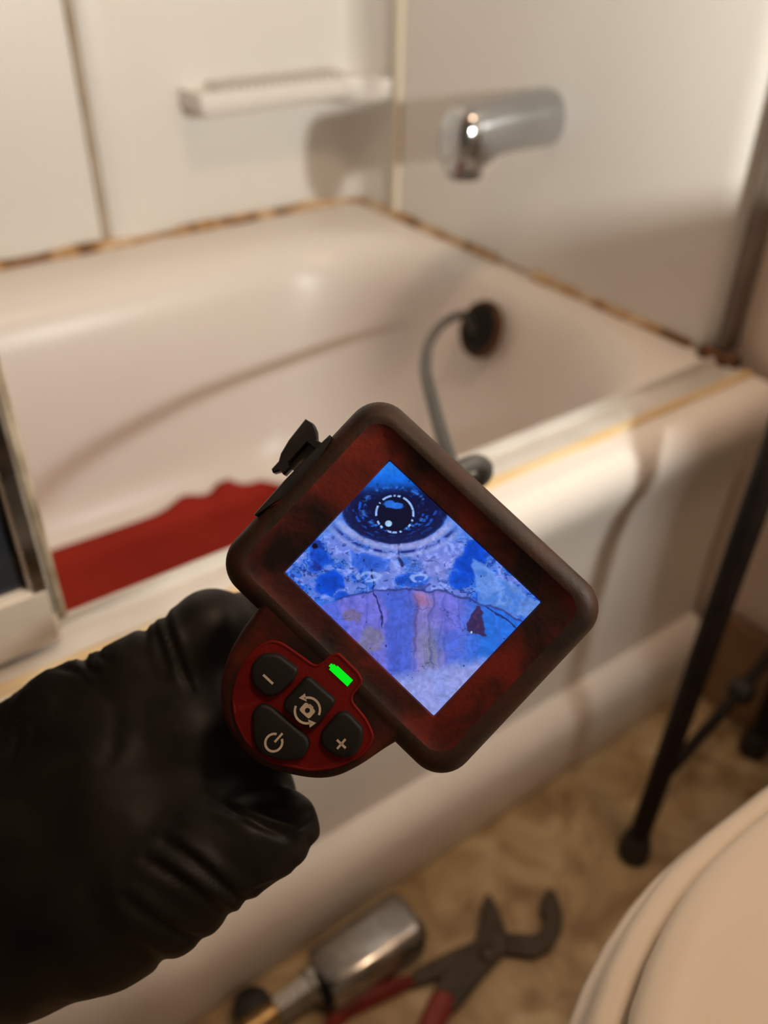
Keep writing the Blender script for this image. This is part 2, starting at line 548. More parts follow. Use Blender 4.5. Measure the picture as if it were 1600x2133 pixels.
# ------------------------------------------------------------------ shower door hardware
trk = thing('shower_door_track', 'aluminium shower door track along the tub rim with yellowed caulk', 'door track', (0.0, 0.445, ZR))
KO = (0.0, 0.445, ZR)
prof = [(0.426, ZR + 0.0003), (0.426, ZR + 0.006), (0.430, ZR + 0.0075), (0.440, ZR + 0.0075), (0.444, ZR + 0.004), (0.452, ZR + 0.004), (0.455, ZR + 0.011), (0.459, ZR + 0.011), (0.460, ZR + 0.0003)]
MB().add(*loft([[(x, y, z) for y, z in prof] for x in (X0 + 0.005, 0.752)])).build('bottom_track', M_alu, trk, off=KO)
jp = [(0.772, 0.455), (0.789, 0.455), (0.789, 0.470), (0.772, 0.470), (0.769, 0.468), (0.7705, 0.464), (0.7705, 0.461), (0.769, 0.457)]
MB().add(*loft([[(x, y, z) for x, y in jp] for z in (ZR + 0.012, 1.9)])).build('wall_jamb', M_jamb, trk, smooth=False, off=KO)
bead([(X0 + 0.01, 0.4245, ZR + 0.001), (0.77, 0.4245, ZR + 0.001)], 0.0046, M_caulk_y, 'caulk_bead', trk, KO, 0.15)
bead([(0.768, 0.482, ZR + 0.004), (0.768, 0.44, ZR + 0.004)], 0.008, M_rust, 'rust_stain', trk, KO, 0.3)

door = thing('shower_door', 'sliding shower door edge with dark glass and grimy pale frame', 'shower door', (-0.3, 0.443, ZR))
DO = (-0.3, 0.443, ZR)
M_frame_white = noise_mat('door_frame_white', [(0.60, 0.52, 0.43), (0.78, 0.72, 0.64)], 20, 0.35)
M_frame_dirty = noise_mat('grimy_frame', [(0.20, 0.15, 0.09), (0.55, 0.46, 0.35)], 40, 0.6)
MB().add(*bev_box(-0.68, 0.072, 0.4395, 0.4445, 0.455, 1.80, 0.001)).build('glass', M_dark_glass, door, smooth=False, off=DO)
MB().add(*bev_box(0.066, 0.0775, 0.433, 0.450, 0.455, 1.81, 0.002)).build('stile', M_chrome_worn, door, off=DO)
MB().add(*bev_box(0.0777, 0.084, 0.437, 0.451, 0.447, 1.81, 0.0015)).build('edge_seal', M_frame_dirty, door, off=DO)
MB().add(*bev_box(-0.69, 0.0775, 0.4325, 0.4515, 0.4345, 0.4795, 0.003)).build('bottom_rail', M_frame_white, door, off=DO)

# ------------------------------------------------------------------ red cloth on the tub floor
vs, fs = [], []
NX, NY = 60, 36
for j in range(NY + 1):
    for i in range(NX + 1):
        s, t = i / NX, j / NY
        x = -0.32 + (0.50 + 0.32) * s
        y = 0.60 + (0.945 - 0.60) * t
        z = 0.113 + 0.0012 * math.sin(9 * s + 4 * t)
        if t > 0.80:
            q = (t - 0.80) / 0.20
            z += 0.010 * q ** 1.6
            z += q * q * (0.014 * math.exp(-((x - 0.365) / 0.020) ** 2) + 0.017 * math.exp(-((x - 0.425) / 0.016) ** 2) + 0.010 * math.exp(-((x - 0.475) / 0.014) ** 2))
            y -= q * q * (0.045 * max(0, (x - 0.43) / 0.07) ** 1.5)
        e = max(0, (s - 0.93) / 0.07)
        z += e * e * 0.012 * (1 + math.sin(17 * t + 1.0))
        vs.append((x, y, z))
for j in range(NY):
    for i in range(NX):
        a = j * (NX + 1) + i
        fs.append((a, a + 1, a + NX + 2, a + NX + 1))
cl = obj('floor_cloth', vs, fs, M_red_cloth, None, True, 0)
md = cl.modifiers.new('thick', 'SOLIDIFY'); md.thickness = 0.004; md.offset = 1
tag(cl, 'plain red cloth lying in the bottom of the bathtub', 'cloth')

# ------------------------------------------------------------------ toilet
TY = -0.058
toilet = thing('toilet', 'off-white toilet with closed lid at the lower right', 'toilet', (0.42, TY, 0))
TOF = (0.42, TY, 0)


def egg(a_front, a_back, b, cx=0.31, n=56, dy=0):
    out = []
    for t in np.linspace(0, 2 * math.pi, n, endpoint=False):
        c, s = math.cos(t), math.sin(t)
        if c < 0:
            x = cx + a_front * c; y = b * s
        else:
            e = 3.2
            x = cx + a_back * abs(c) ** (2 / e); y = b * math.copysign(abs(s) ** (2 / e * 0.9), s)
        out.append((x, TY + y))
    return out


def eggz(d, z, a=0.228, b=0.185, back=0.21):
    return [(x, y, z) for x, y in egg(a - d, back - d, b - d)]


def foot(sx, sy, z, cx=0.40):
    return [(cx + (x - 0.31) * sx, TY + (y - TY) * sy, z) for x, y in egg(0.228, 0.21, 0.185)]


bowl = [foot(0.74, 0.56, 0.001, 0.42), foot(0.74, 0.56, 0.03, 0.42), foot(0.66, 0.48, 0.06, 0.42), foot(0.66, 0.50, 0.16, 0.41), foot(0.80, 0.72, 0.26, 0.37), foot(0.95, 0.93, 0.33, 0.33), eggz(0.002, 0.365), eggz(-0.003, 0.380), eggz(-0.001, 0.386), eggz(0.006, 0.3885), eggz(0.05, 0.3885)]
MB().add(*loft(bowl)).build('bowl', M_porcelain, toilet, off=TOF, angle=60)
seat = [eggz(0.014, 0.3895), eggz(0.007, 0.3915), eggz(0.004, 0.398), eggz(0.0045, 0.406), eggz(0.008, 0.4120), eggz(0.013, 0.4145), eggz(0.018, 0.4135), eggz(0.023, 0.4095), eggz(0.028, 0.4055), eggz(0.045, 0.404), eggz(0.07, 0.404)]
MB().add(*loft(seat)).build('seat', M_seat, toilet, off=TOF, angle=60)
lid = [eggz(0.05, 0.4190), eggz(0.026, 0.4195), eggz(0.0215, 0.4215), eggz(0.0205, 0.4255), eggz(0.0220, 0.4315), eggz(0.026, 0.4355), eggz(0.031, 0.4375), eggz(0.036, 0.4375), eggz(0.041, 0.4362), eggz(0.047, 0.4362), eggz(0.12, 0.4384), eggz(0.16, 0.4392)]
MB().add(*loft(lid)).build('lid', M_seat, toilet, off=TOF, angle=60)
for sy in (-0.07, 0.07):
    MB().add(*bev_box(0.500, 0.535, TY + sy - 0.016, TY + sy + 0.016, 0.389, 0.430, 0.006)).build('hinge', M_seat, toilet, off=TOF)
MB().add(*bev_box(0.40, 0.75, TY - 0.09, TY + 0.09, 0.02, 0.40, 0.02)).build('pedestal', M_porcelain, toilet, off=TOF)
tank = [[(x, y, z) for x, y in rrect(0.562 + d, 0.768, TY - 0.195 + e, TY + 0.195 - e, 0.03, 6)] for d, e, z in ((0.03, 0.03, 0.402), (0.012, 0.015, 0.42), (0.0, 0.0, 0.60), (0.0, 0.0, 0.69))]
MB().add(*loft(tank)).build('tank', M_porcelain, toilet, off=TOF)
tl = [[(x, y, z) for x, y in rrect(0.531 + d, 0.771 - d * 0.3, TY - 0.206 + d, TY + 0.206 - d, 0.028, 6)] for d, z in ((0.008, 0.6905), (0.0, 0.696), (0.0, 0.714), (0.003, 0.720), (0.010, 0.7224))]
MB().add(*loft(tl)).build('tank_lid', M_porcelain, toilet, off=TOF)
v, f = tube([(0.564, TY - 0.14, 0.65), (0.547, TY - 0.14, 0.65), (0.540, TY - 0.12, 0.648), (0.540, TY - 0.07, 0.642)], 0.006, 8)
MB().add(v, f).build('flush_lever', M_chrome, toilet, off=TOF)

# ------------------------------------------------------------------ work lamp on a stand, standing on the toilet lid
LB = (0.430, -0.080, 0.4395)
lamp = thing('work_lamp', 'small work lamp on a short stand on the toilet lid', 'lamp', LB)
lp = np.array(LAMP_POS) - np.array(LB)
la = np.array([0.13, 0.88, 0.455]); la /= np.linalg.norm(la)          # the way the lamp points
l1 = np.cross(la, [0, 0, 1.0]); l1 /= np.linalg.norm(l1); l2 = np.cross(l1, la)


def lring(prof, n=32):
    return [[lp + la * h + r * (math.cos(a) * l1 + math.sin(a) * l2) for a in np.linspace(0, 2 * math.pi, n, endpoint=False)] for r, h in prof]


MB().add(*lathe([(0.050, 0.0), (0.055, 0.003), (0.055, 0.010), (0.020, 0.018), (0.008, 0.022), (0.007, 0.030)], 28)).build('lamp_base', M_lampbody, lamp)
MB().add(*tube([(0, 0, 0.028), (0, 0, 0.20), tuple(lp * [0.35, 0.35, 1] + [0, 0, -0.12]), tuple(lp - la * 0.06 + [0, 0, -0.012]), tuple(lp - la * 0.034)], 0.006, 10)).build('lamp_arm', M_lampbody, lamp)
MB().add(*loft(lring([(0.012, -0.036), (0.024, -0.030), (0.028, -0.012), (0.0285, 0.001), (0.0265, 0.002), (0.0255, -0.002)]), True, True)).build('lamp_head', M_lampbody, lamp)
MB().add(*loft(lring([(0.0225, -0.0015), (0.0225, 0.0), (0.022, 0.0005)]), False, True)).build('light_panel', M_bulb, lamp)

# ------------------------------------------------------------------ round ceiling lamp
cl_ = thing('ceiling_lamp', 'round warm ceiling lamp above the toilet', 'lamp', (0.50, -0.15, 2.40))
MB().add(*lathe([(0.13, 0.0), (0.15, -0.006), (0.152, -0.03), (0.142, -0.032), (0.14, -0.02)], 32)).build('lamp_ring', M_frame_white, cl_)
MB().add(*lathe([(0.139, -0.022), (0.136, -0.034), (0.10, -0.046), (0.05, -0.052), (0.002, -0.053)], 32)).build('diffuser', M_ceil, cl_)
ce = MB().add(*bev_box(-1.4, 0.89, -1.5, 1.24, 2.401, 2.45, 0.001)).build('ceiling', M_wall, smooth=False)
tag(ce, 'painted bathroom ceiling', None, kind='structure')

# ------------------------------------------------------------------ toilet safety frame (black tube)
fr_ = thing('toilet_safety_frame', 'black metal safety frame standing around the toilet', 'safety frame', (0.65, TY, 0))
FO = (0.65, TY, 0)
for sgn in (1, -1):
    yy = lambda y: TY + sgn * (y - TY)
    xf, xr, yl = 0.534, 0.752, 0.271
    for x, y in ((xf, yl), (xr, 0.280)):
        MB().add(*tube([(x, yy(y), 0.010), (x + 0.012 * (x < 0.6), yy(y), 0.26), (x + 0.024 * (x < 0.6), yy(y), 0.52)], 0.0105, 12)).build('leg', M_black_steel, fr_, off=FO)
        MB().add(*lathe([(0.013, 0.001), (0.0165, 0.004), (0.0165, 0.014), (0.0125, 0.034), (0.0108, 0.036)], 16, 'z', (x, yy(y), 0))).build('foot', M_black_rubber, fr_, off=FO)
    st = MB().add(*tube([(xf + 0.006, yy(yl), 0.115), (0.65, yy(0.275), 0.165), (xr, yy(0.280), 0.225)], 0.0062, 10)).build('stretcher', M_black_steel, fr_, off=FO)
    MB().add(*lathe([(0.008, -0.012), (0.012, -0.009), (0.012, 0.009), (0.008, 0.012)], 12, 'y', (0.655, yy(0.275), 0.168))).build('clamp', M_black_rubber, st, off=FO)
    MB().add(*tube([(xf + 0.024, yy(yl), 0.515), (xf + 0.042, yy(yl), 0.540), (0.65, yy(yl + 0.003), 0.545), (xr - 0.01, yy(0.28), 0.54), (xr + 0.003, yy(0.28), 0.515)], 0.0105, 12)).build('arm_rail', M_black_steel, fr_, off=FO)
MB().add(*tube([(0.752, 0.28, 0.47), (0.752, TY * 2 - 0.28, 0.47)], 0.008, 10)).build('cross_bar', M_black_steel, fr_, off=FO)

# ------------------------------------------------------------------ pliers on the floor
pl = thing('tongue_groove_pliers', 'open steel pliers with red grips on the vinyl floor', 'pliers', (0.37, 0.30, 0))
PO = (0.37, 0.30, 0)


def floor_poly(pts, z=0.01):
    return [on_z(x, y, z)[:2] for x, y in pts]


def pl_part(name, pts, z0, z1, mat, parent, r=0.004, b=0.0012):
    o = round_poly(floor_poly(pts, (z0 + z1) / 2), r, 4)
    return MB().add(*plate(o, [(b, z0), (0, z0 + b), (0, z1 - b), (b, z1)])).build(name, mat, parent, off=PO)


pl_part('lower_jaw', [(905, 2055), (945, 2010), (985, 1975), (1000, 1930), (1005, 1880), (1016, 1862), (1030, 1880), (1052, 1935), (1060, 1960), (1050, 1990), (1012, 2030), (968, 2085), (945, 2110), (915, 2105)], 0.009, 0.017, M_tool_steel, pl)
pl_part('upper_jaw', [(1130, 1868), (1143, 1850), (1158, 1862), (1172, 1905), (1170, 1940), (1150, 1978), (1115, 1998), (1060, 1990), (1010, 2000), (930, 2035), (850, 2062), (838, 2045), (868, 2018), (940, 1982), (1010, 1955), (1060, 1945), (1120, 1948), (1135, 1920), (1124, 1890)], 0.003, 0.010, M_tool_steel, pl)
MB().add(*lathe([(0.004, 0.0), (0.008, 0.0), (0.008, 0.004), (0.006, 0.0055)], 16, 'z', (*on_z(1015, 1985, 0.017)[:2], 0.0165))).build('pivot_bolt', M_tool_steel, pl, off=PO)
pl_part('grip', [(905, 2060), (950, 2075), (940, 2110), (912, 2160), (880, 2230), (845, 2245), (840, 2220), (878, 2120)], 0.006, 0.020, M_red_grip, pl, 0.008, 0.004)
pl_part('grip', [(850, 2030), (868, 2050), (800, 2085), (740, 2112), (690, 2150), (672, 2140), (690, 2105), (770, 2062)], 0.001, 0.014, M_red_grip, pl, 0.008, 0.004)

# ------------------------------------------------------------------ removed chrome fitting on the floor
a0, a1 = on_z(668, 2050, 0.026), on_z(858, 1918, 0.026)
ax = a1 - a0; L = np.linalg.norm(ax); ang = math.atan2(ax[1], ax[0])
fit = thing('removed_spout', 'loose chrome spout with a fitting lying beside the pliers', 'faucet part', (a0[0], a0[1], 0.0))
fit.rotation_euler = (0, 0, ang)
ss = []
for x, hy, hz, e in ((0, 0.0235, 0.0225, 4), (0.004, 0.0255, 0.0245, 4), (L * 0.5, 0.0265, 0.0250, 4.2), (L * 0.9, 0.0275, 0.0255, 4.2), (L * 0.97, 0.0265, 0.0245, 4), (L, 0.0225, 0.0205, 3.5)):
    q = sup(x, 0, hy, hz, e, 32)
    ss.append([(p[0], p[1], 0.0262 + p[2]) for p in q])
MB().add(*loft(ss)).build('chrome_body', M_chrome_worn, fit, angle=50)
MB().add(*lathe([(0.010, -0.045), (0.0135, -0.043), (0.0135, -0.010), (0.017, -0.008), (0.017, 0.001)], 6, 'x', (0, 0.004, 0.024))).build('hex_nut', M_chrome_worn, fit, smooth=False)
MB().add(*lathe([(0.008, -0.075), (0.011, -0.073), (0.011, -0.044), (0.008, -0.044)], 18, 'x', (0, 0.004, 0.024))).build('pipe_stub', M_brass, fit)
MB().add(*lathe([(0.010, -0.014), (0.016, -0.012), (0.017, 0.010), (0.012, 0.013)], 14, 'z', (-0.058, 0.020, 0.0145))).build('valve_knob', M_black_rubber, fit)
MB().add(*lathe([(0.0165, -0.004), (0.0165, -0.001), (0.012, -0.0005)], 20, 'x', (0, -0.003, 0.024))).build('inlet_shade_disc', M_hole_shade, fit)  # black disc painted as the shade inside the open end

# ------------------------------------------------------------------ inspection camera (held in the hand)
dev = thing('inspection_camera', 'grimy red handheld inspection camera with a lit blue screen', 'inspection camera')
DU = RW @ np.array([0.72607, 0.68299, -0.07968]); DW = RW @ np.array([-0.05782, -0.05483, -0.99682])
DU /= np.linalg.norm(DU); DW -= DU * (DU @ DW); DW /= np.linalg.norm(DW); DV = np.cross(DW, DU)
DP = RW @ np.array([0.0095048, 0.0259786, 0.3040720]) + CAM
m = Matrix.Identity(4)
for i in range(3):
    m[i][0], m[i][1], m[i][2], m[i][3] = DU[i], DV[i], DW[i], DP[i]
dev.matrix_world = m


def grime_mat(name, red, dark, mid, lo, hi, rough=0.5, scale=55):
    mt = noise_mat(name, [dark, mid, red], scale, rough, detail=8, bump=0.10, bscale=500, pos=[lo, (lo + hi) / 2, hi], distort=0.6, rough2=rough + 0.15, spec=0.25)
    return mt


M_bumper = grime_mat('grimy_rubber', (0.060, 0.016, 0.008), (0.022, 0.015, 0.011), (0.038, 0.019, 0.012), 0.34, 0.72, 0.42, 60)
M_bezel = grime_mat('dirty_red_bezel', (0.15, 0.012, 0.004), (0.010, 0.003, 0.002), (0.055, 0.0065, 0.003), 0.37, 0.66, 0.5, 42)
M_keyrub = grime_mat('dirty_red_rubber', (0.10, 0.013, 0.005), (0.015, 0.007, 0.0045), (0.048, 0.009, 0.005), 0.36, 0.66, 0.5, 48)
M_panel = noise_mat('red_key_panel', [(0.12, 0.004, 0.0025), (0.16, 0.006, 0.004)], 60, 0.7, spec=0.15, bump=0.1, bscale=900)
M_button = noise_mat('black_button', [(0.006, 0.0045, 0.0035), (0.009, 0.007, 0.0055)], 120, 0.6, bump=0.1, bscale=2500, spec=0.3)
M_icon = noise_mat('icon_print', [(0.50, 0.40, 0.30), (0.58, 0.47, 0.36)], 300, 0.6)
M_port = noise_mat('port_rubber', [(0.008, 0.007, 0.007), (0.016, 0.014, 0.013)], 150, 0.45)
M_portin = noise_mat('port_grey', [(0.10, 0.085, 0.065), (0.14, 0.12, 0.09)], 150, 0.5)
M_led = emit_mat('battery_led', srgb(10, 235, 30), 1.0)
S = 0.001


def dring(hx, hy, r, w, n=10, ou_=-1.0, ov_=-0.1):
    return [((x + ou_) * S, (y + ov_) * S, w * S) for x, y in rrect(-hx, hx, -hy, hy, r, n)]


def scr_ring(hx, hy, r, w):
    return dring(hx, hy, r, w, ou_=0.0, ov_=0.0)


HX, HY = 56.2, 43.1
head = [dring(HX - 9, HY - 9, 8, -40), dring(HX - 3, HY - 3, 11, -36), dring(HX - 1, HY - 1, 12, -28), dring(HX, HY, 12, -14), dring(HX, HY, 12, -5), dring(HX - 0.6, HY - 0.6, 11.7, -2), dring(HX - 2.0, HY - 2.0, 11, 0.8),
        dring(HX - 4.2, HY - 4.2, 9.5, 2.6), dring(HX - 6.4, HY - 6.2, 8, 3.2), dring(HX - 8.2, HY - 7.6, 7, 3.0)]
MB().add(*loft(head, True, False)).build('bumper', M_bumper, dev, angle=60)
bez = [dring(HX - 8.2, HY - 7.6, 7, 3.0), dring(HX - 9.6, HY - 8.6, 6, 2.5), dring(HX - 12.5, HY - 10.6, 4.5, 1.9), dring(HX - 16.0, HY - 13.0, 2.2, 1.6), scr_ring(36.0, 27.1, 0.8, 1.2), scr_ring(35.6, 26.7, 0.5, 0.0)]
MB().add(*loft(bez, False, False)).build('bezel', M_bezel, dev, angle=30)

# --- screen: the pipe picture as a fine grid of coloured points
src = [(592, 1198), (908, 1494), (1120, 1246), (815, 960)]
dst = [(-35.5, -26.6), (35.5, -26.6), (35.5, 26.6), (-35.5, 26.6)]
A, b_ = [], []
for (x, y), (u, v) in zip(dst, src):
    A += [[x, y, 1, 0, 0, 0, -u * x, -u * y], [0, 0, 0, x, y, 1, -v * x, -v * y]]
    b_ += [u, v]
HM = np.append(np.linalg.solve(np.array(A, float), np.array(b_, float)), 1).reshape(3, 3)   # screen mm -> picture units


def vnoise(x, y, seed, octs=4):
    out = np.zeros_like(x); amp = 1.0; tot = 0
    r = np.random.default_rng(seed)
    for o in range(octs):
        g = r.random((64, 64))
        X, Y = x * 2 ** o, y * 2 ** o
        xi, yi = np.floor(X).astype(int), np.floor(Y).astype(int)
        fx, fy = X - xi, Y - yi
        fx, fy = fx * fx * (3 - 2 * fx), fy * fy * (3 - 2 * fy)
        g00, g10 = g[xi % 64, yi % 64], g[(xi + 1) % 64, yi % 64]
        g01, g11 = g[xi % 64, (yi + 1) % 64], g[(xi + 1) % 64, (yi + 1) % 64]
        out += amp * ((g00 * (1 - fx) + g10 * fx) * (1 - fy) + (g01 * (1 - fx) + g11 * fx) * fy)
        tot += amp; amp *= 0.55
    return out / tot


def sst(a, b, x):
    t = np.clip((x - a) / (b - a), 0, 1)
    return t * t * (3 - 2 * t)


def paint_screen(U, V):
    q = HM @ np.stack([U.ravel(), V.ravel(), np.ones(U.size)])
    X, Y = (q[0] / q[2]).reshape(U.shape), (q[1] / q[2]).reshape(U.shape)
    x, y = (X - 570) / 0.3625, (Y - 930) / 0.3625        # picture coordinates, about 0..1600
    x0_, y0_ = x, y
    x = x + 46 * (vnoise(x / 75, y / 75, 51, 3) - 0.5)
    y = y + 46 * (vnoise(x / 75 + 17, y / 75, 52, 3) - 0.5)
    n1, n2, n3 = vnoise(x / 170, y / 170, 1), vnoise(x / 60, y / 60, 2), vnoise(x / 22, y / 22, 3, 3)
    n4 = vnoise(x / 110 + 9, y / 110 + 5, 4)
    C = np.zeros(U.shape + (3,))
    K = lambda *c: np.array(c, float)

    def mix(mask, col):
        nonlocal C
        C = C * (1 - mask[..., None]) + mask[..., None] * K(*col)
    C[:] = K(58, 116, 228)
    mix(sst(0.42, 0.62, n2), (92, 136, 230))
    # crust under the pipe mouth: pale lavender flakes on blue
    crust = sst(470, 560, y) * (1 - sst(820, 880, y - 0.0002 * (x - 800) ** 2))
    n6 = vnoise(x / 130 + 3, y / 95 + 7, 14, 5)
    mix(crust * sst(0.46, 0.54, n6), (108, 132, 228))
    mix(crust * sst(0.42, 0.36, n6), (34, 84, 210))
    mix(crust * sst(0.36, 0.28, n6) * 0.8, (24, 46, 140))
    mix(crust * np.exp(-((n6 - 0.455) / 0.010) ** 2) * 0.75, (22, 32, 104))
    mix(crust * sst(0.60, 0.68, n3) * sst(0.47, 0.55, n6) * 0.45, (164, 182, 242))
    mix(crust * sst(0.66, 0.74, vnoise(x / 35, y / 25, 12, 3)) * 0.6, (26, 40, 120))
    mix(crust * np.exp(-(((x - 960) / 120) ** 2 + ((y - 690) / 90) ** 2)) * 0.6, (146, 150, 226))
    mix(crust * np.exp(-(((x - 690) / 120) ** 2 + ((y - 700) / 60) ** 2)) * 0.35, (150, 164, 234))
    # saturated blue patches
    for cx, cy, rx, ry, a, st in ((1130, 640, 75, 130, 0.35, 1.0), (330, 800, 90, 70, -0.6, 1.0), (400, 880, 60, 40, 0.5, 0.8), (560, 670, 120, 60, 0.2, 0.55), (290, 640, 70, 45, 0.6, 0.6), (1080, 760, 55, 60, 0, 0.9), (800, 770, 90, 40, 0, 0.6)):
        dx, dy = (x - cx), (y - cy)
        ex, ey = dx * np.cos(a) + dy * np.sin(a), -dx * np.sin(a) + dy * np.cos(a)
        d = np.sqrt((ex / rx) ** 2 + (ey / ry) ** 2) + 0.7 * (n2 - 0.5)
        mix((1 - sst(0.8, 1.15, d)) * st, (14, 78, 216))
        mix((1 - sst(0.35, 0.8, d)) * st * 0.5, (8, 58, 170))
    # pale slab at the right
    d = np.maximum(np.maximum((1150 + 0.12 * (y - 660)) - x, 650 + 0.62 * (x - 1160) - y + 40 * (n2 - 0.5)), y - 900 - 0.2 * (x - 1150))
    mix((1 - sst(-6, 10, d)) * 0.85, (104, 146, 226))
    mix((1 - sst(-6, 10, d)) * sst(0.52, 0.64, n2) * 0.6, (60, 120, 224))
    # lower half: violet wall below an arched joint
    arch = 822 + 0.00042 * (x - 800) ** 2 + 14 * (n2 - 0.5)
    low = sst(-6, 14, y - arch)
    mix(low, (112, 112, 216))
    mix(low * sst(0.46, 0.62, n1) * 0.7, (74, 104, 220))
    mix(low * sst(1020, 1260, x + 0.15 * (y - 900)) * 0.85, (28, 112, 226))
    mix(low * sst(640, 680, x) * (1 - sst(800, 840, x)) * 0.8, (66, 96, 208))
    mix(low * np.exp(-((x - 880) / 55) ** 2) * 0.75, (140, 128, 196))
    ol = low * np.exp(-((x - 905 - 0.05 * (y - 1000)) / 62) ** 2) * sst(960, 1150, y)
    mix(ol * 0.75, (128, 132, 150))
    mix(low * np.exp(-((x - 830) / 9) ** 2) * sst(840, 900, y) * (1 - sst(1120, 1220, y)) * 0.7, (84, 74, 120))
    mix(low * np.exp(-((x - 915 - 6 * np.sin(y / 60)) / 6) ** 2) * 0.6, (84, 80, 140))
    mix(low * np.exp(-(((x - 850) / 45) ** 2 + ((y - 880) / 40) ** 2)) * 0.75, (176, 116, 156))
    streak = vnoise(x / 14, y / 420, 8, 2)
    mix(low * sst(0.58, 0.75, streak) * 0.35, (70, 84, 190))
    # brown growths on the left
    d = np.sqrt(((x - 570) / 88) ** 2 + ((y - 1130) / 86) ** 2) + 0.35 * (n2 - 0.5)
    mix((1 - sst(0.7, 1.05, d)) * sst(0.25, 0.5, n2) * 0.8, (124, 118, 146))
    d = np.sqrt(((x - 450) / 70) ** 2 + ((y - 985) / 45) ** 2) + 0.9 * (n2 - 0.5)
    mix((1 - sst(0.7, 1.0, d)) * 0.8, (112, 100, 132))
    # dark flake on the right
    fx, fy = x + 14 * (n3 - 0.5), y + 14 * (n3 - 0.5)
    tri = np.maximum.reduce([900 - fy, (1085 + (1075 - fy) * 0.52) - fx, fx - (1198 + (fy - 900) * 0.17), fy - (1028 + (fx - 1085) * 0.32)])
    mix(1 - sst(-4, 6, tri), (58, 44, 92))
    mix((1 - sst(-40, -14, tri)) * sst(0.5, 0.65, n3), (82, 52, 78))
    mix(1 - sst(7, 11, np.hypot(x - 1142, y - 1045)), (210, 226, 250))
    # joint line and cracks
    mix(np.exp(-((y - arch) / 7) ** 2) * sst(300, 420, x) * 0.75, (40, 48, 120))
    for x0, y0, x1, y1, wd in ((590, 860, 640, 1060, 5), (730, 560, 733, 680, 8), (585, 700, 590, 860, 4), (1230, 910, 1390, 1020, 5)):
        t = np.clip(((x - x0) * (x1 - x0) + (y - y0) * (y1 - y0)) / ((x1 - x0) ** 2 + (y1 - y0) ** 2), 0, 1)
        d = np.hypot(x - x0 - t * (x1 - x0), y - y0 - t * (y1 - y0)) + 6 * (n3 - 0.5)
        mix((1 - sst(wd * 0.5, wd * 1.3, d)) * 0.85, (32, 36, 96))
    # worm-like ridges in the middle
    for cx, cy, rx, ry in ((560, 750, 62, 28), (845, 755, 38, 20)):
        d = np.abs(np.sqrt(((x - cx) / rx) ** 2 + ((y - cy) / ry) ** 2) - 1)
        mix((1 - sst(0.15, 0.40, d)) * sst(0.38, 0.5, n2 + 0.3 * n3) * 0.8, (150, 178, 244))
    ck = np.exp(-((vnoise(x / 150 + 5, y / 150 + 3, 61, 4) - 0.5) / 0.006) ** 2) * sst(0.45, 0.6, n4)
    mix(ck * 0.55, (30, 40, 110))
    # bright foreground at the bottom corner
    bot = sst(-45, 45, y - (1335 - 0.27 * (x - 730)))
    mix(bot, (148, 158, 228))
    mix(bot * sst(0.5, 0.65, n2) * 0.35, (120, 138, 220))
    # pipe mouth
    x, y = x0_, y0_
    r = np.hypot((x - 702) / 1.24, (y - 352) * 1.2)
    top = 1 - sst(170, 330, y + 0.10 * np.abs(x - 690))
    mouth = 1 - sst(236, 252, r + 10 * (n2 - 0.5))
    mix(np.exp(-((r - 268) / 22) ** 2) * sst(380, 470, y) * 0.8, (168, 174, 232))
    mix(np.exp(-((r - 305) / 10) ** 2) * sst(430, 520, y) * sst(0.42, 0.6, n2), (30, 40, 120))
    mix(np.exp(-((r - 330) / 14) ** 2) * sst(430, 520, y) * 0.7, (150, 164, 232))
    mix(mouth, (12, 18, 62))
    ang_ = np.arctan2(y - 375, x - 705)
    rings = 0.5 + 0.5 * np.sin(r / 4.2 + 2 * vnoise(x / 40, y / 40, 21, 2))
    spk = sst(0.50, 0.72, vnoise(r / 16, ang_ * 9 + 30, 5, 3))
    side = np.clip(np.abs(np.cos(ang_ + 0.15)), 0, 1) ** 0.6
    mix(mouth * sst(105, 125, r) * rings * spk * side * (1 - 0.5 * sst(170, 230, r)), (26, 92, 222))
    mix(mouth * sst(150, 235, r) * 0.25, (40, 60, 130))
    mix(mouth * np.exp(-((r - 146) / 10) ** 2) * sst(0.45, 0.65, vnoise(ang_ * 8 + 40, r / 30, 6, 2)) * 0.8, (56, 128, 236))
    rc = np.hypot(x - 705, y - 385)
    mix((1 - sst(96, 104, rc)) * 1.0, (10, 14, 44))
    mix((1 - sst(4, 8, np.abs(rc - 106))) * sst(0.36, 0.52, vnoise(ang_ * 7 + 11, rc / 50, 7, 2)), (150, 190, 250))
    d = np.sqrt(((x - 700) / 62) ** 2 + ((y - 332 - 0.12 * (x - 700)) / 24) ** 2) + 0.9 * (n3 - 0.5)
    mix(1 - sst(0.7, 1.05, d), (40, 112, 226))
    mix(1 - sst(17, 23, np.hypot(x - 670, (y - 440) * 1.1)), (164, 204, 246))
    mix(top * (1 - sst(190, 300, y - 0.16 * np.abs(x - 720))), (18, 108, 230))
    mix(top * (1 - sst(80, 200, y)) * 0.8, (44, 132, 238))
    # dirt specks on the glass
    specks = np.random.default_rng(11)
    for k in range(70):
        sx, sy, sr = specks.uniform(80, 1500), specks.uniform(80, 1540), specks.uniform(2, 6)
        mix((1 - sst(sr * 0.6, sr * 1.3, np.hypot(x - sx, (y - sy) * specks.uniform(0.6, 1.4)))) * 0.7, (24, 30, 70))
    mix(1 - sst(14, 20, np.hypot(x - 240, y - 578) + 8 * (n3 - 0.5)), (8, 10, 24))
    # fine detail and the pixel rows of the display
    C *= (0.86 + 0.30 * n3)[..., None]
    C *= (0.965 + 0.035 * np.sin(V * 14))[..., None]
    return np.clip(C, 0, 255) / 255.0


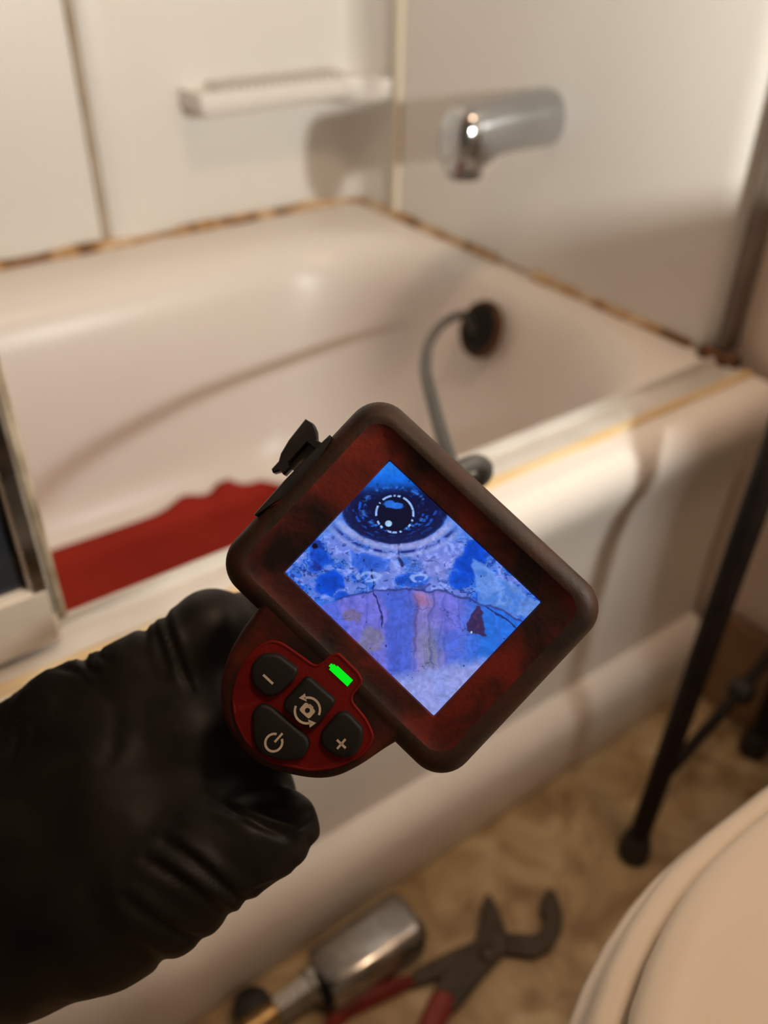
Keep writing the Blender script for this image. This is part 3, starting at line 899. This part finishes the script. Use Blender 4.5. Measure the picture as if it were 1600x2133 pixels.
NU, NV = 420, 315
uu = np.linspace(-35.6, 35.6, NU); vv = np.linspace(-26.7, 26.7, NV)
U, V = np.meshgrid(uu, vv)
rgb = paint_screen(U, V)
lin = np.where(rgb <= 0.04045, rgb / 12.92, ((rgb + 0.055) / 1.055) ** 2.4)
co = np.stack([U * S, V * S, np.zeros_like(U)], -1).reshape(-1, 3)
idx = np.arange(NU * NV).reshape(NV, NU)
qd = np.stack([idx[:-1, :-1], idx[:-1, 1:], idx[1:, 1:], idx[1:, :-1]], -1).reshape(-1, 4)
me = bpy.data.meshes.new('screen')
me.vertices.add(len(co)); me.vertices.foreach_set('co', co.ravel())
me.loops.add(qd.size); me.loops.foreach_set('vertex_index', qd.ravel().astype(np.int32))
me.polygons.add(len(qd)); me.polygons.foreach_set('loop_start', np.arange(0, qd.size, 4, dtype=np.int32))
me.update(calc_edges=True)
ca = me.attributes.new('picture', 'FLOAT_COLOR', 'POINT')
ca.data.foreach_set('color', np.concatenate([lin.reshape(-1, 3), np.ones((NU * NV, 1))], 1).astype(np.float32).ravel())
M_screen = new_mat('screen_picture', (0.004, 0.004, 0.006), 0.25, 0, 0.2)
an = node(M_screen, 'ShaderNodeAttribute'); an.attribute_name = 'picture'
pb = M_screen.node_tree.nodes['Principled BSDF']
M_screen.node_tree.links.new(an.outputs['Color'], pb.inputs['Emission Color'])
pb.inputs['Emission Strength'].default_value = 1.0
me.materials.append(M_screen)
scr = bpy.data.objects.new('screen', me); COL.objects.link(scr); scr.parent = dev
scr['label'] = 'lit screen with a blue picture of a pipe interior'


HMI = HM
DPC, DUC, DVC, DWC = [RW.T @ a for a in (DP - CAM, DU, DV, DW)]


def mm(pts, w0=3.0):
    """outline noted in flat screen units -> metres on the device face"""
    out = []
    for p in pts:
        q = HMI @ np.array([p[0], p[1], 1.0]); q = q[:2] / q[2]
        r = np.array([(q[0] - CX) / FPX, (q[1] - CY) / FPX, 1.0])
        o = DPC + DWC * w0 * S
        t = (o @ DWC) / (r @ DWC)
        h = r * t - o
        out.append((h @ DUC, h @ DVC))
    return out


def dplate(name, outline, steps, mat, parent, angle=45):
    return MB().add(*plate(mm(outline), [(d * S, w * S) for d, w in steps])).build(name, mat, parent, angle=angle)


# --- key section below the screen
key_out = [(-35.5, -33.5), (-34.8, -43.2), (-33.6, -51.8), (-30.8, -60.5), (-25.8, -68.2), (-18.8, -74.1), (-10.3, -77.0), (-1.4, -77.4), (7.2, -75.0), (16.9, -69.8), (23.1, -64.2), (27.0, -56.4), (29.9, -46.5), (31.8, -41.0), (34.5, -33.5), (20, -33), (0, -33), (-20, -33)]
ko = [tuple(p) for p in catmull(key_out, 4, True)]
dplate('key_housing', ko, [(5, -30), (1.5, -26), (0.2, -16), (0, -8), (0.2, -3), (0.8, -0.4), (1.7, 1.2), (2.8, 2.1), (3.8, 2.5)], M_keyrub, dev, 60)
pan = [(-24.3, -45.3), (-26.0, -50.4), (-24.6, -59.0), (-20.9, -66.0), (-14.8, -70.9), (-7.3, -73.6), (3.3, -73.3), (15.6, -66.4), (21.2, -60.4), (25.3, -51.5), (24.5, -44.9), (18.5, -42.3), (9.4, -41.2), (9.0, -34.2), (5.3, -33.0), (-4.0, -32.8), (-5.6, -35.0), (-6.2, -41.0), (-14.2, -42.0), (-21.0, -43.0)]
po = round_poly(pan, 2.4, 4)
dplate('key_panel', po, [(0, 1.8), (0, 3.9), (0.25, 4.15), (0.7, 4.15), (0.9, 3.95), (1.2, 3.95)], M_panel, dev, 30)


def button(outline, h=2.4):
    o = round_poly(outline, 2.0, 5)
    return dplate('button', o, [(-0.1, 3.9), (0, 4.3), (0.1, 4.0 + h * 0.65), (0.4, 4.0 + h * 0.88), (0.8, 4.0 + h * 0.98), (1.3, 4.05 + h)], M_button, dev, 50), 4.05 + h


def icon(name, polys, w, parent):
    mb = MB()
    for p in polys:
        mb.add(*plate(mm(p), [(0, (w - 0.05) * S), (0, (w + 0.07) * S)]))
    return mb.build(name, M_icon, parent, smooth=False)


def bar(cx, cy, l, t, a=0.0):
    c, s = math.cos(a), math.sin(a)
    return [(cx + x * c - y * s, cy + x * s + y * c) for x, y in ((-l / 2, -t / 2), (l / 2, -t / 2), (l / 2, t / 2), (-l / 2, t / 2))]


def arc(cx, cy, r, t, a0, a1, n=18):
    aa = np.radians(np.linspace(a0, a1, n))
    return [(cx + (r + t / 2) * math.cos(a), cy + (r + t / 2) * math.sin(a)) for a in aa] + [(cx + (r - t / 2) * math.cos(a), cy + (r - t / 2) * math.sin(a)) for a in aa[::-1]]


bt, w = button([(-22.9, -54.8), (-22.8, -49.5), (-18.8, -46.0), (-10.2, -45.2), (-9.0, -48.2), (-9.6, -55.6), (-12.0, -58.6), (-18.2, -58.9)])
bt['label'] = 'black minus button'
icon('minus_icon', [bar(-15.4, -53.9, 4.4, 0.75)], w, bt)
bt, w = button([(-6.8, -44.6), (6.4, -44.2), (6.9, -55.6), (4.9, -57.3), (-5.0, -57.6), (-6.9, -55.6)])
bt['label'] = 'black button with a camera and rotating arrows'
cx_, cy_ = 1.2, -52.6


def cam_half(a0):
    aa = np.radians(np.linspace(a0, a0 + 180, 25))
    ro = lambda a: 1.0 / max((abs(math.cos(a)) / 2.3) ** 6 + (abs(math.sin(a)) / 1.7) ** 6, 1e-9) ** (1 / 6)
    return [(cx_ + ro(a) * math.cos(a), cy_ + ro(a) * math.sin(a)) for a in aa] + [(cx_ + 0.85 * math.cos(a), cy_ + 0.85 * math.sin(a)) for a in aa[::-1]]


icon('camera_icon', [arc(cx_, cy_, 4.1, 0.75, 20, 150), arc(cx_, cy_, 4.1, 0.75, 200, 330),
                     [(cx_ - 4.9, cy_ + 1.0), (cx_ - 2.2, cy_ + 1.9), (cx_ - 4.4, cy_ + 3.4)],
                     [(cx_ + 4.9, cy_ - 1.0), (cx_ + 2.2, cy_ - 1.9), (cx_ + 4.4, cy_ - 3.4)],
                     cam_half(0), cam_half(180), bar(cx_, cy_ + 1.75, 1.7, 0.6)], w, bt)
bt, w = button([(-12.3, -65.0), (-11.9, -60.9), (-8.5, -59.6), (7.4, -58.9), (9.6, -60.4), (10.8, -64.8), (5.8, -69.8), (-1.1, -72.7), (-5.6, -71.2)])
bt['label'] = 'black power button'
icon('power_icon', [arc(0.0, -67.0, 2.75, 0.75, 115, 425, 28), bar(0.1, -64.9, 0.75, 3.6)], w, bt)
bt, w = button([(9.3, -55.3), (9.2, -46.5), (11.5, -44.4), (19.4, -44.9), (22.6, -49.5), (22.9, -53.6), (18.9, -57.3), (12.3, -57.9)])
bt['label'] = 'black plus button'
icon('plus_icon', [bar(17.0, -53.0, 4.0, 0.75), bar(17.0, -53.0, 0.75, 4.0)], w, bt)
led = dplate('battery_light', [(-2.6, -38.8), (5.9, -38.8), (5.9, -36.1), (-1.3, -36.1), (-1.3, -36.5), (-2.6, -36.5), (-2.6, -36.9), (-3.5, -36.9), (-3.5, -38.1), (-2.6, -38.1)][:6] + [(-2.6, -36.9), (-3.4, -36.9), (-3.4, -38.1), (-2.6, -38.1)], [(0, 3.8), (0, 4.25)], M_led, dev)
led['label'] = 'glowing green battery symbol'

# --- side port and its open rubber cover
pb_ = [(-57.2, 18.6), (-55.9, 17.2), (-54.6, 12.5), (-53.6, 6.0), (-53.3, 0.5), (-53.4, -4.5), (-54.2, -9.0), (-55.3, -12.5), (-56.8, -19.0), (-57.7, -19.0), (-58.2, -4), (-58.2, 10), (-57.9, 18.6)]
dplate('port_block', pb_, [(0, -22), (0, -2), (0, 1.2), (0.4, 1.9)], M_port, dev)
dplate('port_lip', [(-53.4, 2.0), (-52.3, -3.0), (-53.0, -8.0), (-55.2, -13.4), (-54.4, -9.0), (-53.6, -4.5)], [(0, 0.6), (0, 1.9), (0.15, 2.1)], M_bezel, dev)
flap = [(-68.8, 16.9), (-65.7, 17.6), (-63.4, 16.6), (-60.8, 14.2), (-57.8, 14.9), (-57.6, 11.6), (-59.5, 11.4), (-62.4, 11.4), (-62.2, 1.9), (-60.5, 0.6), (-60.6, -2.6), (-62.5, -2.4), (-63.8, -4.6), (-65.0, -4.0), (-65.1, -0.4), (-66.5, 2.2), (-67.8, 7.5)]
dplate('port_cover', flap, [(0.4, -10), (0, -9.4), (0, -2.8), (0.4, -2.2)], M_port, dev)
dplate('port_cover_lining', [(-62.6, 11.6), (-58.6, 11.6), (-58.2, 0.4), (-62.3, 1.0)], [(0.2, -9.6), (0, -9), (0, -7.6), (0.2, -7.2)], M_portin, dev)

# --- pistol grip running away behind the keys
gr = []
for t in np.linspace(0, 1, 9):
    c = np.array([-1.0, -48 - 60 * t, -32 - 52 * t]) * S
    hw, hd = (19 - 3 * t) * S, (14 - 1 * t) * S
    gr.append([c + np.array([hw * math.cos(a), hd * 0.65 * math.sin(a), hd * 0.75 * math.sin(a)]) for a in np.linspace(0, 2 * math.pi, 24, endpoint=False)])
MB().add(*loft(gr)).build('grip', M_keyrub, dev, angle=60)
MB().add(*tube([np.array(p) * S for p in ((0, 6, -39), (0, 6, -46), (0, 6, -58))], [0.013, 0.012, 0.0075], 20)).build('cable_collar', M_port, dev)

# --- probe cable: leaves the back of the head, loops over the rim, ends in the overflow hole
M_cable = noise_mat('grey_cable', [(0.045, 0.042, 0.038), (0.075, 0.072, 0.068)], 30, 0.4)
back = DP + (DV * 6 - DW * 56) * S
cab = [back, back - DW * 0.03, P(850, 1100, 0.43), P(905, 1035, 0.47), P(955, 980, 0.495), P(992, 964, 0.508), P(1010, 974, 0.518), P(1004, 996, 0.526), P(975, 1004, 0.535), P(950, 988, 0.545),
       P(933, 945, 0.562), P(917, 895, 0.592), P(902, 838, 0.626), P(895, 815, 0.647), P(889, 789, 0.677), P(886, 765, 0.714), P(888, 737, 0.767), P(893, 716, 0.832), P(903, 697, 0.905), P(918, 678, 0.97), P(942, 662, 1.025), P(970, 657, 1.06), oc + on * 0.004 + ov * 0.004 + ou * 0.003]
inv = dev.matrix_world.inverted()
cw = [np.array(inv @ Vector([float(a) for a in p])) for p in catmull(cab, 8)]
MB().add(*tube(cw, 0.0050, 12)).build('probe_cable', M_cable, dev)['label'] = 'grey probe cable running into the overflow hole'

# ------------------------------------------------------------------ gloved hand
person = thing('person', 'hand in a black glove gripping the red inspection camera', 'person')
M_glove = noise_mat('black_nitrile', [(0.0075, 0.006, 0.0045), (0.011, 0.0085, 0.0065)], 40, 0.42, bump=0.03, bscale=600, rough2=0.6, spec=0.25)
M_sleeve = noise_mat('dark_sleeve', [(0.012, 0.012, 0.014), (0.022, 0.022, 0.026)], 300, 0.9)


def L(px, py, d):
    return np.array([(px - CX) / FPX * d, (py - CY) / FPX * d, d])


chains = [   # (smooth group) lists of (px, py, depth, radius mm)
    [(-330, 1960, 0.385, 36), (-120, 1830, 0.372, 38), (60, 1740, 0.362, 36), (260, 1610, 0.360, 30), (400, 1540, 0.362, 26), (500, 1500, 0.372, 24)],
    [(-330, 1860, 0.40, 30), (-80, 1650, 0.385, 25), (140, 1485, 0.368, 18.5), (290, 1405, 0.366, 15.5), (400, 1345, 0.368, 15.0), (440, 1312, 0.372, 16.0)],
    [(-250, 2060, 0.375, 30), (40, 1945, 0.352, 31), (210, 1885, 0.342, 30), (345, 1825, 0.336, 26.5), (440, 1782, 0.330, 19.5), (530, 1745, 0.330, 17.0), (585, 1722, 0.332, 14.0)],
    [(60, 1740, 0.362, 33), (250, 1700, 0.352, 27), (420, 1680, 0.352, 21), (540, 1665, 0.358, 15)],
    [(440, 1312, 0.372, 16.0), (520, 1300, 0.395, 13.5), (590, 1350, 0.42, 12.5), (600, 1430, 0.425, 11)],
    [(90, 1550, 0.40, 19), (400, 1410, 0.415, 15.5), (520, 1400, 0.445, 13.5), (570, 1480, 0.455, 12)],
    [(30, 1640, 0.42, 19), (330, 1510, 0.445, 15), (450, 1500, 0.47, 13), (500, 1580, 0.475, 11.5)],
    [(-30, 1750, 0.42, 18), (250, 1620, 0.46, 13), (360, 1610, 0.48, 11.5), (410, 1680, 0.48, 10)],
]
VX = 0.0014
lo = np.array([-0.27, 0.02, 0.285]); hi = np.array([-0.012, 0.245, 0.515])
gx, gy, gz = [np.arange(a, b, VX, dtype=np.float32) for a, b in zip(lo, hi)]
G = np.stack(np.meshgrid(gx, gy, gz, indexing='ij'), -1)


def rcone(p, a, b, ra, rb):
    ba = (b - a).astype(np.float32)
    pa = p - a.astype(np.float32)
    h = np.clip((pa @ ba) / (ba @ ba), 0, 1)
    d = pa - h[..., None] * ba
    return np.sqrt((d * d).sum(-1)) - (ra + (rb - ra) * h)


def smin(a, b, k):
    h = np.clip(0.5 + 0.5 * (b - a) / k, 0, 1)
    return b + (a - b) * h - k * h * (1 - h)


F = None
for ci, ch in enumerate(chains):
    D = None
    for p, q in zip(ch[:-1], ch[1:]):
        d = rcone(G, L(*p[:3]), L(*q[:3]), p[3] * S, q[3] * S)
        D = d if D is None else smin(D, d, 0.006)
    F = D if F is None else smin(F, D, 0.014 if ci < 4 else 0.006)


def surface_nets(F, org, h):
    nx, ny, nz = F.shape
    ins = F < 0
    corners = [(0, 0, 0), (1, 0, 0), (0, 1, 0), (1, 1, 0), (0, 0, 1), (1, 0, 1), (0, 1, 1), (1, 1, 1)]
    sl = lambda A, c: A[c[0]:nx - 1 + c[0], c[1]:ny - 1 + c[1], c[2]:nz - 1 + c[2]]
    cnt = sum(sl(ins, c).astype(np.int8) for c in corners)
    act = (cnt > 0) & (cnt < 8)
    ii = np.argwhere(act)
    vid = -np.ones(act.shape, np.int64)
    vid[act] = np.arange(len(ii))
    acc = np.zeros((len(ii), 3)); num = np.zeros(len(ii))
    for i in range(8):
        for j in range(i + 1, 8):
            a, b = np.array(corners[i]), np.array(corners[j])
            if abs(a - b).sum() != 1: continue
            fa = F[tuple((ii + a).T)]; fb = F[tuple((ii + b).T)]
            mk = (fa < 0) != (fb < 0)
            t = np.where(mk, fa / np.where(mk, fa - fb, 1), 0)
            acc += mk[:, None] * (a + t[:, None] * (b - a)); num += mk
    vs = (ii + acc / num[:, None]) * h + org
    quads = []
    for ax_ in range(3):
        o1, o2 = [(1, 2), (2, 0), (0, 1)][ax_]
        e = np.zeros(3, int); e[ax_] = 1
        A0 = ins[:nx - e[0], :ny - e[1], :nz - e[2]]; A1 = ins[e[0]:, e[1]:, e[2]:]
        pts = np.argwhere(A0 != A1)
        ok = (pts[:, o1] > 0) & (pts[:, o2] > 0) & (pts[:, o1] < F.shape[o1] - 1) & (pts[:, o2] < F.shape[o2] - 1)
        pts = pts[ok]
        d1 = np.zeros(3, int); d1[o1] = 1
        d2 = np.zeros(3, int); d2[o2] = 1
        q = np.stack([vid[tuple((pts - d1 - d2).T)], vid[tuple((pts - d2).T)], vid[tuple(pts.T)], vid[tuple((pts - d1).T)]], 1)
        flip = ~ins[tuple(pts.T)]
        q[flip] = q[flip][:, ::-1]
        quads.append(q)
    return vs, np.concatenate(quads)


hv, hf = surface_nets(F, lo, VX)
hn = np.zeros_like(hv)
fn = np.cross(hv[hf[:, 1]] - hv[hf[:, 0]], hv[hf[:, 2]] - hv[hf[:, 0]])
for k in range(4):
    np.add.at(hn, hf[:, k], fn)
hn /= np.linalg.norm(hn, axis=1, keepdims=True) + 1e-12
# folds of the glove: (polyline on the near side, depth mm, half width in px)
px = hv[:, 0] / hv[:, 2] * FPX + CX
py = hv[:, 1] / hv[:, 2] * FPX + CY
near = sst(0.44, 0.40, hv[:, 2])
folds = [
    ([(345, 1752), (400, 1790), (460, 1840), (520, 1885)], 2.2, 11),
    ([(305, 1790), (360, 1822), (420, 1862), (475, 1900)], 1.9, 11),
    ([(262, 1872), (320, 1915), (400, 1955), (460, 1960)], 1.6, 12),
    ([(270, 1960), (330, 2000), (390, 2020)], 1.3, 12),
    ([(440, 1665), (520, 1705), (610, 1748)], 1.6, 10),
    ([(470, 1655), (540, 1690), (600, 1700), (640, 1690)], 0.8, 9),
    ([(620, 1765), (640, 1752), (650, 1775)], 1.6, 12),
    ([(340, 1270), (352, 1320), (378, 1390), (400, 1440)], 1.8, 8),
    ([(318, 1285), (330, 1330), (350, 1390)], 1.4, 8),
    ([(300, 1290), (305, 1330)], 1.6, 9),
    ([(165, 1330), (180, 1390), (200, 1400)], 1.3, 8),
    ([(110, 1390), (160, 1400), (180, 1420)], 0.9, 7),
    ([(210, 1440), (240, 1480), (235, 1560), (200, 1610)], 0.6, 16),
    ([(520, 1860), (560, 1845), (600, 1830)], 1.0, 7),
    ([(20, 1500), (40, 1520), (30, 1560)], 0.9, 7),
]
disp = np.zeros(len(hv))
for pts, dep, wd in folds:
    best = np.full(len(hv), 1e9); side_ = np.zeros(len(hv)); tt = np.zeros(len(hv))
    cp_ = catmull([(float(a), float(b)) for a, b in pts], 6)
    for k, (a, b) in enumerate(zip(cp_[:-1], cp_[1:])):
        dx, dy = b - a
        t = np.clip(((px - a[0]) * dx + (py - a[1]) * dy) / (dx * dx + dy * dy + 1e-9), 0, 1)
        ex, ey = px - a[0] - t * dx, py - a[1] - t * dy
        d = np.hypot(ex, ey)
        up_ = d < best
        best = np.where(up_, d, best)
        side_ = np.where(up_, np.sign(dx * ey - dy * ex), side_)
        tt = np.where(up_, (k + t) / (len(cp_) - 1), tt)
    fade = np.sin(np.clip(tt, 0.06, 0.94) * math.pi) ** 0.5
    sd = best * side_
    disp += near * fade * dep * 0.8 * (-np.exp(-(sd / wd) ** 2) + 0.75 * np.exp(-((sd + 2.0 * wd) / (1.4 * wd)) ** 2) + 0.35 * np.exp(-((sd - 2.2 * wd) / (1.5 * wd)) ** 2))
disp += 0.9 * (vnoise(px / 90 + 20, py / 90 + 20, 31, 3) - 0.5)
patch = np.exp(-(((px - 205) / 55) ** 2 + ((py - 1372) / 26) ** 2))
disp += patch * 2.2 * (np.abs(vnoise(px / 16, py / 22, 33, 3) - 0.5) * 2 - 0.3)
patch = np.exp(-(((px - 40) / 60) ** 2 + ((py - 1490) / 70) ** 2))
disp += patch * 1.6 * (np.abs(vnoise(px / 20, py / 20, 35, 3) - 0.5) * 2 - 0.3)
hv = hv + hn * (disp * S)[:, None]
base = P(-120, 1830, 0.372)
person.location = tuple(base)
W = hv @ RW.T + CAM - base
ho = obj('gloved_hand', W, hf, M_glove, person, True, 0)
ho['label'] = 'black nitrile glove with folds across the thumb'
sl_ = [P(-170, 1875, 0.378), P(-330, 1965, 0.388), np.array([-0.19, 0.14, 0.585]), np.array([-0.36, -0.06, 0.52])]
v, f = tube([p - base for p in catmull(sl_, 5)], list(np.linspace(0.045, 0.062, 16)), 24)
MB().add(v, f).build('sleeve', M_sleeve, person)
